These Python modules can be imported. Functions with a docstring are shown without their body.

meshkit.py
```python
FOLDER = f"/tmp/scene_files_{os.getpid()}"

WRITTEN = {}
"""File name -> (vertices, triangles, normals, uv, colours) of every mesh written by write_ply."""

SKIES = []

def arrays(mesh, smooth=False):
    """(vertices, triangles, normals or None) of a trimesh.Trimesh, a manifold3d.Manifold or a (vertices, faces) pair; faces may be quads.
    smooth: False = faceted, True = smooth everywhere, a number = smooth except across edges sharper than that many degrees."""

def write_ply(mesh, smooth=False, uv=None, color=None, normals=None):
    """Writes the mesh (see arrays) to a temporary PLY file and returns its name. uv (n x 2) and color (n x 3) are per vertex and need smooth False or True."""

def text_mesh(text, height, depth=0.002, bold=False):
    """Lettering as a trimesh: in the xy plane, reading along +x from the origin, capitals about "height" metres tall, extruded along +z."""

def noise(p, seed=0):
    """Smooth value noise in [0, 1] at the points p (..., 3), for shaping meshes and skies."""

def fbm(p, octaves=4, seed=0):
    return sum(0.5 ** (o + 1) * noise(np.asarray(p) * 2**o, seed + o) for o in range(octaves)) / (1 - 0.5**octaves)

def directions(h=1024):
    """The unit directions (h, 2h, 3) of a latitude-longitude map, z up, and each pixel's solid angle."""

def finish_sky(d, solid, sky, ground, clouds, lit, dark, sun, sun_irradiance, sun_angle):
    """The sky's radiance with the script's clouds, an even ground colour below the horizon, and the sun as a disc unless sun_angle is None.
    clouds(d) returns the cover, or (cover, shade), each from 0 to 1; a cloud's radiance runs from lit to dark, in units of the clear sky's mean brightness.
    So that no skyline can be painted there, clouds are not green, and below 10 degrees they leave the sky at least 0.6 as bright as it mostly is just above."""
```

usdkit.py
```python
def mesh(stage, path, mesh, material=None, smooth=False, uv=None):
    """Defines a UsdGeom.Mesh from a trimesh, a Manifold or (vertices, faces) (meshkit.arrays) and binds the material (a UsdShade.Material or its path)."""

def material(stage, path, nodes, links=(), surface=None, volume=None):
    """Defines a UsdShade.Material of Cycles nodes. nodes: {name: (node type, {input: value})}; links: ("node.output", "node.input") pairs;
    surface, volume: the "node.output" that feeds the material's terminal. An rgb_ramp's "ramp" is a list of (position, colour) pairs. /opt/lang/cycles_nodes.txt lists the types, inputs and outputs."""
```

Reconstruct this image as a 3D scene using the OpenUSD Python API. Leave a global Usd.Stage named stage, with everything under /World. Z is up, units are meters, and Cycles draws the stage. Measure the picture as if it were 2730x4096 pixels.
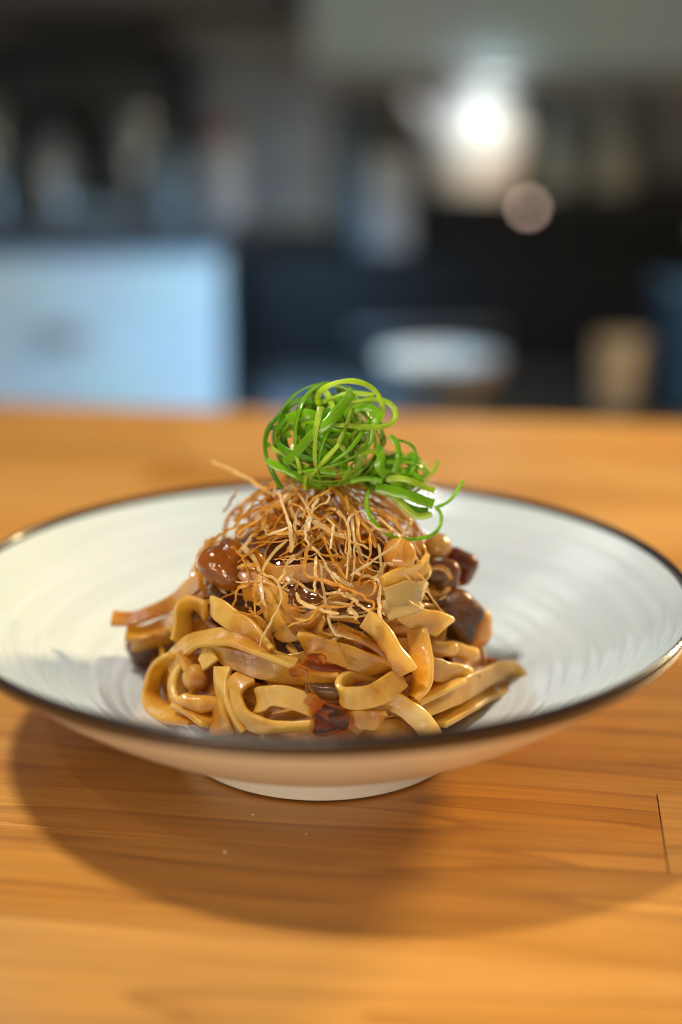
import math, random
import numpy as np, trimesh, manifold3d, usdkit, meshkit
from scipy.interpolate import CubicSpline
from pxr import Usd, UsdGeom, UsdLux, UsdShade, Sdf, Gf

stage = Usd.Stage.CreateInMemory()
UsdGeom.SetStageUpAxis(stage, UsdGeom.Tokens.z)
UsdGeom.SetStageMetersPerUnit(stage, 1.0)
W0 = UsdGeom.Xform.Define(stage, '/World')
stage.SetDefaultPrim(W0.GetPrim())
UsdGeom.Scope.Define(stage, '/World/Looks')
rng = np.random.default_rng(7)
random.seed(7)

# ---------------------------------------------------------------- camera
cam = UsdGeom.Camera.Define(stage, '/World/camera')
cam.AddTranslateOp().Set(Gf.Vec3d(.0068, -.4579, .2219))
cam.AddRotateXYZOp().Set(Gf.Vec3f(90 - math.degrees(.2944), 0, 0))
cam.CreateHorizontalApertureAttr(24.0)
cam.CreateVerticalApertureAttr(24.0 * 1024 / 682)
cam.CreateFocalLengthAttr(50.0)
cam.CreateClippingRangeAttr(Gf.Vec2f(.01, 100))
cam.CreateFStopAttr(2.4)
cam.CreateFocusDistanceAttr(.4535)
cam.CreateExposureAttr(0.0)

# ---------------------------------------------------------------- lights
def aim(prim, pos, to):
    z = np.array(pos, float) - np.array(to, float); z /= np.linalg.norm(z)
    up = np.array([0, 0, 1.0]) if abs(z[2]) < .95 else np.array([0, 1.0, 0])
    x = np.cross(up, z); x /= np.linalg.norm(x); y = np.cross(z, x)
    m = Gf.Matrix4d(*x, 0, *y, 0, *z, 0, *[float(c) for c in pos], 1)
    UsdGeom.Xformable(prim).AddTransformOp().Set(m)

def disk(name, pos, to, r, power, col):
    l = UsdLux.DiskLight.Define(stage, '/World/' + name)
    l.CreateRadiusAttr(r); l.CreateIntensityAttr(power); l.CreateNormalizeAttr(True); l.CreateColorAttr(Gf.Vec3f(*col))
    aim(l.GetPrim(), pos, to)

def rect(name, pos, to, w, h, power, col):
    l = UsdLux.RectLight.Define(stage, '/World/' + name)
    l.CreateWidthAttr(w); l.CreateHeightAttr(h); l.CreateIntensityAttr(power); l.CreateNormalizeAttr(True); l.CreateColorAttr(Gf.Vec3f(*col))
    aim(l.GetPrim(), pos, to)

disk('ceiling_lamp', (-.40, -.15, 1.06), (0, 0, .05), .05, 3.2, (1.0, .94, .85))
disk('side_lamp', (1.12, .86, .60), (0, 0, .03), .09, 9.6, (1.0, .77, .42))
rect('rear_window', (-.88, 1.33, 1.40), (.05, .02, .04), .7, .5, .6, (.92, .96, 1.0))  # added soft light to brighten the right inside of the bowl
disk('front_spot', (.32, -.85, 1.15), (0, 0, .05), .008, .28, (1.0, .90, .76))
disk('front_spot_left', (-.50, -.75, 1.05), (0, 0, .05), .008, .32, (1.0, .93, .82))
disk('front_spot_high', (-.04, -.55, 1.30), (0, 0, .05), .008, .26, (1.0, .90, .78))
rect('room_window', (-.35, -1.4, .10), (0, 0, .03), 1.0, .16, 3.6, (1.0, .87, .64))  # added low warm fill to lighten the outer wall of the bowl
rect('kitchen_window', (-.02, 1.22, .0), (-.32, 1.52, -.9), .20, .20, 1.1, (.28, .62, 1.0))  # added blue light close to the cabinet, in place of window daylight
disk('hob_lamp', (.215, 1.53, .21), (.205, 1.72, .14), .020, .07, (.95, 1.0, 1.0))  # added light close before the kettle, in place of its bright reflection
rect('wall_lamp', (-.1, 1.3, 1.2), (-.1, 2.0, .25), .4, .2, .75, (.95, 1.0, 1.0))  # added fill to lighten the wall, no known fixture
dome = UsdLux.DomeLight.Define(stage, '/World/ambient')
dome.CreateIntensityAttr(.035); dome.CreateColorAttr(Gf.Vec3f(.95, .95, 1.0))

# ---------------------------------------------------------------- materials
def M(name, nodes, links, surface, **k):
    return usdkit.material(stage, '/World/Looks/' + name, nodes, links, surface=surface, **k)

def plain(name, col, rough=.5, metal=0.0, spec=.5, coat=0.0, emit=None, trans=0.0):
    p = dict(base_color=col, roughness=rough, metallic=metal, specular_ior_level=spec, coat_weight=coat, transmission_weight=trans)
    if emit: p.update(emission_color=col, emission_strength=emit)
    n = {'tc': ('texture_coordinate', {}), 'no': ('noise_texture', dict(scale=9.0, detail=3.0)),
         'mx': ('mix_color', dict(blend_type='multiply', fac=.25, a=col)), 'p': ('principled_bsdf', p)}
    return M(name, n, [('tc.object', 'no.vector'), ('no.color', 'mx.b'), ('mx.result', 'p.base_color')] if not emit else [], 'p.BSDF')

def noodle_mat(name, light, dark, lo, hi):
    n = {'g': ('geometry', {}), 'oi': ('object_info', {}),
         'n1': ('noise_texture', dict(scale=55.0, detail=3.0, roughness=.6)), 'n2': ('noise_texture', dict(scale=420.0, detail=2.0)),
         'r': ('rgb_ramp', dict(ramp=[(0, light), (lo, light), (hi, dark), (1, dark)])),
         'hs': ('hsv', dict(hue=.5, saturation=1.0, value=1.0)), 'mr': ('map_range', dict(from_min=0.0, from_max=1.0, to_min=.86, to_max=1.08)),
         'b': ('bump', dict(strength=.18, distance=.0008)), 'n3': ('noise_texture', dict(scale=1300.0, detail=2.0)), 'b2': ('bump', dict(strength=.12, distance=.0003)), 'cr': ('map_range', dict(from_min=.40, from_max=.62, to_min=.025, to_max=.10, clamp=True)), 'n4': ('noise_texture', dict(scale=150.0, detail=2.0)),
         'p': ('principled_bsdf', dict(roughness=.34, specular_ior_level=.3, subsurface_weight=.4, subsurface_radius=(1, .62, .25), subsurface_scale=.002, coat_weight=.9, coat_roughness=.05))}
    return M(name, n, [('g.position', 'n1.vector'), ('g.position', 'n2.vector'), ('n1.fac', 'r.fac'), ('r.color', 'hs.color'), ('oi.random', 'mr.value'), ('mr.result', 'hs.value'),
                       ('hs.color', 'p.base_color'), ('n2.fac', 'b.height'), ('g.position', 'n3.vector'), ('n3.fac', 'b2.height'), ('b.normal', 'b2.normal'), ('b2.normal', 'p.normal'), ('b2.normal', 'p.coat_normal'), ('g.position', 'n4.vector'), ('n4.fac', 'cr.value'), ('cr.result', 'p.coat_roughness')], 'p.BSDF')

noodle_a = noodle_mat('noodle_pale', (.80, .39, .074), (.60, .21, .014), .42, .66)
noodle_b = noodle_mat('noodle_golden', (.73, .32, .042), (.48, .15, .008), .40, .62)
noodle_c = noodle_mat('noodle_browned_shaded', (.58, .22, .018), (.32, .09, .006), .38, .62)

def sauce_mat(name, col, trans, rough=.06, coat=.6):
    n = {'g': ('geometry', {}), 'n': ('noise_texture', dict(scale=230.0, detail=3.0)), 'b': ('bump', dict(strength=.5, distance=.0012)),
         'n2': ('noise_texture', dict(scale=80.0, detail=2.0)), 'r': ('rgb_ramp', dict(ramp=[(.35, col), (.65, tuple(c * .45 for c in col))])),
         'p': ('principled_bsdf', dict(roughness=rough, ior=1.42, transmission_weight=trans, subsurface_weight=.3 * (trans == 0), subsurface_radius=(1, .3, .08), subsurface_scale=.003, coat_weight=coat, coat_roughness=.04))}
    return M(name, n, [('g.position', 'n.vector'), ('g.position', 'n2.vector'), ('n2.fac', 'r.fac'), ('r.color', 'p.base_color'), ('n.fac', 'b.height'), ('b.normal', 'p.normal'), ('b.normal', 'p.coat_normal')], 'p.BSDF')

sauce_dark = sauce_mat('sauce_dark', (.10, .025, .006), 0.0)
sauce_amber = M('sauce_amber', {'g': ('geometry', {}), 'n': ('noise_texture', dict(scale=240.0, detail=2.0)), 'b': ('bump', dict(strength=.3, distance=.0008)), 'p': ('principled_bsdf', dict(base_color=(1, .90, .72), roughness=.03, ior=1.36, transmission_weight=1.0)), 'v': ('absorption_volume', dict(color=(.94, .52, .05), density=260.0))},
                [('g.position', 'n.vector'), ('n.fac', 'b.height'), ('b.normal', 'p.normal')], 'p.BSDF', volume='v.volume')

def shred_mat(name, c1, c2):
    n = {'g': ('geometry', {}), 'n': ('noise_texture', dict(scale=260.0, detail=2.0)), 'r': ('rgb_ramp', dict(ramp=[(.35, c1), (.65, c2)])),
         'n2': ('noise_texture', dict(scale=1500.0, detail=2.0)), 'b': ('bump', dict(strength=.5, distance=.0004)),
         'p': ('principled_bsdf', dict(roughness=.28, coat_weight=.5, coat_roughness=.12)), 't': ('translucent_bsdf', {}), 'm': ('mix_closure', dict(fac=.45))}
    return M(name, n, [('g.position', 'n.vector'), ('g.position', 'n2.vector'), ('n.fac', 'r.fac'), ('r.color', 'p.base_color'), ('r.color', 't.color'), ('n2.fac', 'b.height'), ('b.normal', 'p.normal'),
                       ('p.BSDF', 'm.closure1'), ('t.BSDF', 'm.closure2')], 'm.closure')

SHRED = dict(cream=shred_mat('shred_cream', (.92, .74, .40), (.86, .58, .18)), gold=shred_mat('shred_gold', (.88, .54, .09), (.70, .30, .022)),
             orange=shred_mat('shred_orange', (.80, .40, .028), (.66, .26, .014)), brown=shred_mat('shred_brown', (.55, .24, .05), (.40, .14, .02)))

def scallion_mat(name, c1, c2, inner):
    n = {'g': ('geometry', {}), 'tc': ('texture_coordinate', {}), 'mp': ('mapping', dict(scale=(26.0, .9, 1.0))), 'sx': ('separate_xyz', {}), 'n': ('noise_texture', dict(scale=1.0, detail=3.0)), 'n3': ('noise_texture', dict(scale=90.0, detail=2.0)),
         'r': ('rgb_ramp', dict(ramp=[(.33, c1), (.66, c2)])), 'ri': ('rgb_ramp', dict(ramp=[(.36, inner), (.64, tuple(k * .72 for k in inner))])), 'sd': ('math', dict(math_type='greater_than', value2=.5)), 'mx': ('mix_color', {}),
         'oi': ('object_info', {}), 'mr': ('map_range', dict(from_min=0.0, from_max=1.0, to_min=.78, to_max=1.18)), 'm2': ('map_range', dict(from_min=.3, from_max=.7, to_min=.72, to_max=1.15)), 'mm': ('math', dict(math_type='multiply')), 'h': ('hsv', dict(hue=.5, saturation=1.0)),
         'b': ('bump', dict(strength=.25, distance=.0003)),
         'p': ('principled_bsdf', dict(roughness=.22, coat_weight=.45, coat_roughness=.07)), 't': ('translucent_bsdf', {}), 'm': ('mix_closure', dict(fac=.48))}
    return M(name, n, [('tc.UV', 'mp.vector'), ('mp.vector', 'n.vector'), ('tc.UV', 'sx.vector'), ('sx.x', 'sd.value1'), ('n.fac', 'r.fac'), ('n.fac', 'ri.fac'), ('r.color', 'mx.a'), ('ri.color', 'mx.b'), ('sd.value', 'mx.fac'),
                       ('g.position', 'n3.vector'), ('oi.random', 'mr.value'), ('n3.fac', 'm2.value'), ('mr.result', 'mm.value1'), ('m2.result', 'mm.value2'), ('mm.value', 'h.value'), ('mx.result', 'h.color'),
                       ('h.color', 'p.base_color'), ('h.color', 't.color'), ('n.fac', 'b.height'), ('b.normal', 'p.normal'), ('p.BSDF', 'm.closure1'), ('t.BSDF', 'm.closure2')], 'm.closure')

SCAL = dict(light=scallion_mat('scallion_light', (.62, .80, .07), (.46, .70, .035), (.74, .85, .24)), green=scallion_mat('scallion_green', (.37, .70, .012), (.19, .52, .008), (.54, .76, .07)), dark=scallion_mat('scallion_dark', (.23, .54, .010), (.10, .36, .008), (.38, .62, .05)))

def glaze_mat(name, col, col2, bump, rough=.12):
    n = {'tc': ('texture_coordinate', {}), 's': ('separate_xyz', {}),
         'x2': ('math', dict(math_type='multiply')), 'y2': ('math', dict(math_type='multiply')), 'ad': ('math', dict(math_type='add')), 'rt': ('math', dict(math_type='sqrt')),
         'at': ('math', dict(math_type='arctan2')), 'rs': ('math', dict(math_type='multiply', value2=210.0)), 'as_': ('math', dict(math_type='multiply', value2=.55)),
         'sp': ('math', dict(math_type='add')), 'c': ('combine_xyz', {}), 'n': ('noise_texture', dict(scale=1.0, detail=4.0, roughness=.62)),
         'n2': ('noise_texture', dict(scale=28.0, detail=3.0)), 'r': ('rgb_ramp', dict(ramp=[(.32, col2), (.6, col)])), 'b': ('bump', dict(strength=bump, distance=.0016)),
         'mx': ('mix_color', dict(blend_type='multiply', fac=.12)),
         'p': ('principled_bsdf', dict(roughness=.25, coat_weight=.7, coat_roughness=rough))}
    return M(name, n, [('tc.object', 's.vector'), ('s.x', 'x2.value1'), ('s.x', 'x2.value2'), ('s.y', 'y2.value1'), ('s.y', 'y2.value2'), ('x2.value', 'ad.value1'), ('y2.value', 'ad.value2'), ('ad.value', 'rt.value1'),
                       ('s.y', 'at.value1'), ('s.x', 'at.value2'), ('rt.value', 'rs.value1'), ('at.value', 'as_.value1'), ('rs.value', 'sp.value1'), ('as_.value', 'sp.value2'), ('sp.value', 'c.x'), ('as_.value', 'c.y'),
                       ('c.vector', 'n.vector'), ('tc.object', 'n2.vector'), ('n.fac', 'r.fac'), ('r.color', 'mx.a'), ('n2.color', 'mx.b'), ('mx.result', 'p.base_color'), ('n.fac', 'b.height'), ('b.normal', 'p.normal'), ('b.normal', 'p.coat_normal')], 'p.BSDF')

glaze_in = glaze_mat('pale_glaze', (.74, .815, .80), (.655, .735, .715), .24)
glaze_out = glaze_mat('cream_glaze', (.84, .80, .70), (.80, .75, .64), .12, .2)
rim_mat = plain('rim_brown', (.020, .011, .010), .3, coat=.4)
foot_mat = plain('unglazed_foot', (.74, .70, .63), .6)

def wood_mat(name, c1, c2, c3):
    # growth rings cut lengthwise: rings of a distorted distance from a pith line that lies differently in each stave
    n = {'tc': ('texture_coordinate', {}), 'oi': ('object_info', {}), 'k': ('math', dict(math_type='multiply', value2=37.0)),
         'mp': ('mapping', dict(scale=(1.5, 19.0, 19.0))), 'mp2': ('mapping', dict(scale=(14.0, 700.0, 700.0))), 'mp3': ('mapping', dict(scale=(2.2, 14.0, 14.0))), 'mp4': ('mapping', dict(scale=(22.0, 260.0, 260.0))),
         'n1': ('noise_texture', dict(scale=1.0, detail=2.5, roughness=.5, distortion=.15, dimensions='4D')), 'n2': ('noise_texture', dict(scale=1.0, detail=3.0, dimensions='4D')),
         'n3': ('noise_texture', dict(scale=1.0, detail=3.0, dimensions='4D')), 'n4': ('noise_texture', dict(scale=1.0, detail=2.0, dimensions='4D')),
         'wm': ('math', dict(math_type='multiply', value2=13.0)), 'fr': ('math', dict(math_type='fraction')), 'ln': ('rgb_ramp', dict(ramp=[(0, (0, 0, 0)), (.55, (.10, .10, .10)), (.86, (.55, .55, .55)), (.93, (1, 1, 1)), (1, (0, 0, 0))])),
         'r': ('rgb_ramp', dict(ramp=[(.30, c2), (.66, c1)])), 'dk': ('mix_color', dict(blend_type='mix', b=c3)), 'lf': ('math', dict(math_type='multiply', value2=.5)), 'lb': ('rgb_to_bw', {}),
         'mr': ('map_range', dict(from_min=.3, from_max=.7, to_min=.82, to_max=1.10)), 'mo': ('map_range', dict(from_min=0.0, from_max=1.0, to_min=.92, to_max=1.06)), 'mm': ('math', dict(math_type='multiply')),
         'm4': ('map_range', dict(from_min=.35, from_max=.65, to_min=.94, to_max=1.03)), 'mq': ('math', dict(math_type='multiply')),
         'h': ('hsv', dict(hue=.5, saturation=1.0)), 'r2': ('map_range', dict(from_min=.3, from_max=.7, to_min=.30, to_max=.48)), 'b': ('bump', dict(strength=.15, distance=.0004)),
         'p': ('principled_bsdf', dict(roughness=.4, coat_weight=.5, coat_roughness=.24))}
    L = [('oi.random', 'k.value1'), ('tc.object', 'mp.vector'), ('tc.object', 'mp2.vector'), ('tc.object', 'mp3.vector'), ('tc.object', 'mp4.vector')]
    for i in '1234': L += [('k.value', f'n{i}.w'), (f'mp{i if i != "1" else ""}.vector', f'n{i}.vector')]
    L += [('n1.fac', 'wm.value1'), ('wm.value', 'fr.value1'), ('fr.value', 'ln.fac'), ('ln.color', 'lb.color'), ('lb.val', 'lf.value1'), ('lf.value', 'dk.fac'), ('n3.fac', 'r.fac'), ('r.color', 'dk.a'),
          ('n2.fac', 'mr.value'), ('oi.random', 'mo.value'), ('mr.result', 'mm.value1'), ('mo.result', 'mm.value2'), ('n4.fac', 'm4.value'), ('mm.value', 'mq.value1'), ('m4.result', 'mq.value2'), ('mq.value', 'h.value'), ('dk.result', 'h.color'),
          ('h.color', 'p.base_color'), ('n3.fac', 'r2.value'), ('r2.result', 'p.roughness'), ('n2.fac', 'b.height'), ('b.normal', 'p.normal')]
    return M(name, n, L, 'p.BSDF')

wood = wood_mat('honey_wood', (.72, .37, .092), (.56, .225, .022), (.20, .05, .003))

# ---------------------------------------------------------------- helpers
used = {}
def free(path):
    n = used.get(path, 0); used[path] = n + 1
    return path if n == 0 else f'{path}_{n:03d}'

def tag(prim, label=None, cat=None, group=None, kind=None):
    p = prim.GetPrim() if hasattr(prim, 'GetPrim') else prim
    for k, v in (('label', label), ('category', cat), ('group', group), ('kind', kind)):
        if v: p.SetCustomDataByKey(k, v)
    return p

def xf(name, loc=(0, 0, 0), rotz=0.0):
    x = UsdGeom.Xform.Define(stage, free('/World/' + name))
    x.AddTranslateOp().Set(Gf.Vec3d(*[float(c) for c in loc]))
    if rotz: x.AddRotateZOp().Set(float(rotz))
    return x

def mesh(name, m, mat, parent=None, smooth=40):
    base = '/World' if parent is None else str(parent.GetPath())
    return usdkit.mesh(stage, free(base + '/' + name), m, mat, smooth=smooth)

def top(name, m, mat, label, cat, group=None, kind=None, smooth=40):
    """A thing of one mesh, its origin moved to its own centre."""
    v, f, _ = meshkit.arrays(m, False)
    c = v.mean(0)
    if kind == 'structure': c = c * 0
    uv = m.metadata.get('uv') if smooth is True and isinstance(m, trimesh.Trimesh) else None
    o = usdkit.mesh(stage, free('/World/' + name), trimesh.Trimesh(v - c, f, process=False), mat, smooth=smooth, uv=uv)
    UsdGeom.Xformable(o).AddTranslateOp().Set(Gf.Vec3d(*[float(x) for x in c]))
    tag(o, label, cat, group, kind)
    return o

def box(x0, x1, y0, y1, z0, z1, r=.0):
    if r <= 0:
        b = trimesh.creation.box((x1 - x0, y1 - y0, z1 - z0)); b.apply_translation(((x0 + x1) / 2, (y0 + y1) / 2, (z0 + z1) / 2)); return b
    s = manifold3d.Manifold.sphere(r, 16)
    return manifold3d.Manifold.batch_hull([s.translate((x, y, z)) for x in (x0 + r, x1 - r) for y in (y0 + r, y1 - r) for z in (z0 + r, z1 - r)])

def lathe(profile, n=96, at=(0, 0, 0)):
    m = trimesh.creation.revolve(np.array(profile, float), sections=n)
    m.apply_translation(at); return m

def spline(c, n):
    c = np.asarray(c, float)
    d = np.r_[0, np.cumsum(np.maximum(np.linalg.norm(np.diff(c[:, :3], axis=0), axis=1), 1e-5))]
    return CubicSpline(d / d[-1], c, bc_type='natural')(np.linspace(0, 1, n))

def sweep(cen, wid, w, th, cap=True, crown=.0, sides=6, taper=0.0, jit=0.0, seed=0):
    """A flat strip: centre line, width directions, width and thickness; rounded edges, closed ends."""
    n = len(cen)
    t = np.gradient(cen, axis=0); t /= np.linalg.norm(t, axis=1, keepdims=True) + 1e-12
    wid = wid - t * (wid * t).sum(1, keepdims=True); wid /= np.linalg.norm(wid, axis=1, keepdims=True) + 1e-12
    nor = np.cross(t, wid)
    # rounded rectangle section
    sec = []
    hw, ht = .5, .5
    k = 5
    for i in range(k): a = -1 + 2 * i / (k - 1); sec.append((a * .88, 1.0))
    sec += [(.97, .72), (1.0, .25), (1.0, -.25), (.97, -.72)]
    for i in range(k): a = 1 - 2 * i / (k - 1); sec.append((a * .88, -1.0))
    sec += [(-.97, -.72), (-1.0, -.25), (-1.0, .25), (-.97, .72)]
    sec = np.array(sec)
    u = np.linspace(0, 1, n)
    ws = np.full(n, w / 2.0); ths = np.full(n, th / 2.0)
    if jit:
        q = np.c_[u * len(cen) * .12, np.full(n, seed * 3.7), np.zeros(n)]
        ws *= 1 + jit * (meshkit.noise(q, seed) - .5); ths *= 1 + jit * 1.2 * (meshkit.noise(q * 1.3 + 9, seed) - .5)
    if taper: e = np.clip(np.minimum(u, 1 - u) / taper, 0, 1) ** .5; ws *= .25 + .75 * e
    P = cen[:, None] + sec[None, :, :1] * ws[:, None, None] * wid[:, None] + sec[None, :, 1:] * ths[:, None, None] * nor[:, None] 
    if crown: P += (crown * (1 - sec[:, 0] ** 2))[None, :, None] * nor[:, None]
    m = len(sec)
    V = P.reshape(-1, 3)
    i, j = np.meshgrid(np.arange(n - 1), np.arange(m), indexing='ij')
    Q = np.stack([i * m + j, i * m + (j + 1) % m, (i + 1) * m + (j + 1) % m, (i + 1) * m + j], -1).reshape(-1, 4)
    F = np.vstack([Q[:, [0, 1, 2]], Q[:, [0, 2, 3]]])
    c0, c1 = len(V), len(V) + 1
    V = np.vstack([V, cen[0] - t[0] * th * .15, cen[-1] + t[-1] * th * .15])
    jj = np.arange(m)
    F = np.vstack([F, np.c_[np.full(m, c0), (jj + 1) % m, jj], np.c_[np.full(m, c1), (n - 1) * m + jj, (n - 1) * m + (jj + 1) % m]])
    tm = trimesh.Trimesh(V, F, process=False)
    if tm.volume < 0: tm.invert()
    L = np.r_[0, np.cumsum(np.linalg.norm(np.diff(cen, axis=0), axis=1))]
    tm.metadata['uv'] = np.vstack([np.stack(np.broadcast_arrays(np.arange(m)[None] / m, L[:, None] * 100), -1).reshape(-1, 2), [[0, 0], [0, L[-1] * 100]]])
    return tm

def blob(spheres, disp=.0, freq=200.0, seed=0, edge=.0012, smooth=6):
    """One lump: the union of hulls along a chain of spheres [(x,y,z,r)...] lists, smoothed and roughened."""
    parts = []
    for ch in spheres:
        ss = [manifold3d.Manifold.sphere(r, 20).translate((x, y, z)) for x, y, z, r in ch]
        parts += [ss[0]] if len(ss) == 1 else [manifold3d.Manifold.batch_hull([a, b]) for a, b in zip(ss, ss[1:])]
    m = manifold3d.Manifold.batch_boolean(parts, manifold3d.OpType.Add).refine_to_length(edge).to_mesh()
    t = trimesh.Trimesh(m.vert_properties[:, :3], m.tri_verts, process=True)
    trimesh.smoothing.filter_taubin(t, iterations=smooth)
    if disp:
        t.vertices = t.vertices + t.vertex_normals * ((meshkit.fbm(t.vertices * freq + seed * 17.3, 3, seed) - .5) * 2 * disp)[:, None]
    return t

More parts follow.
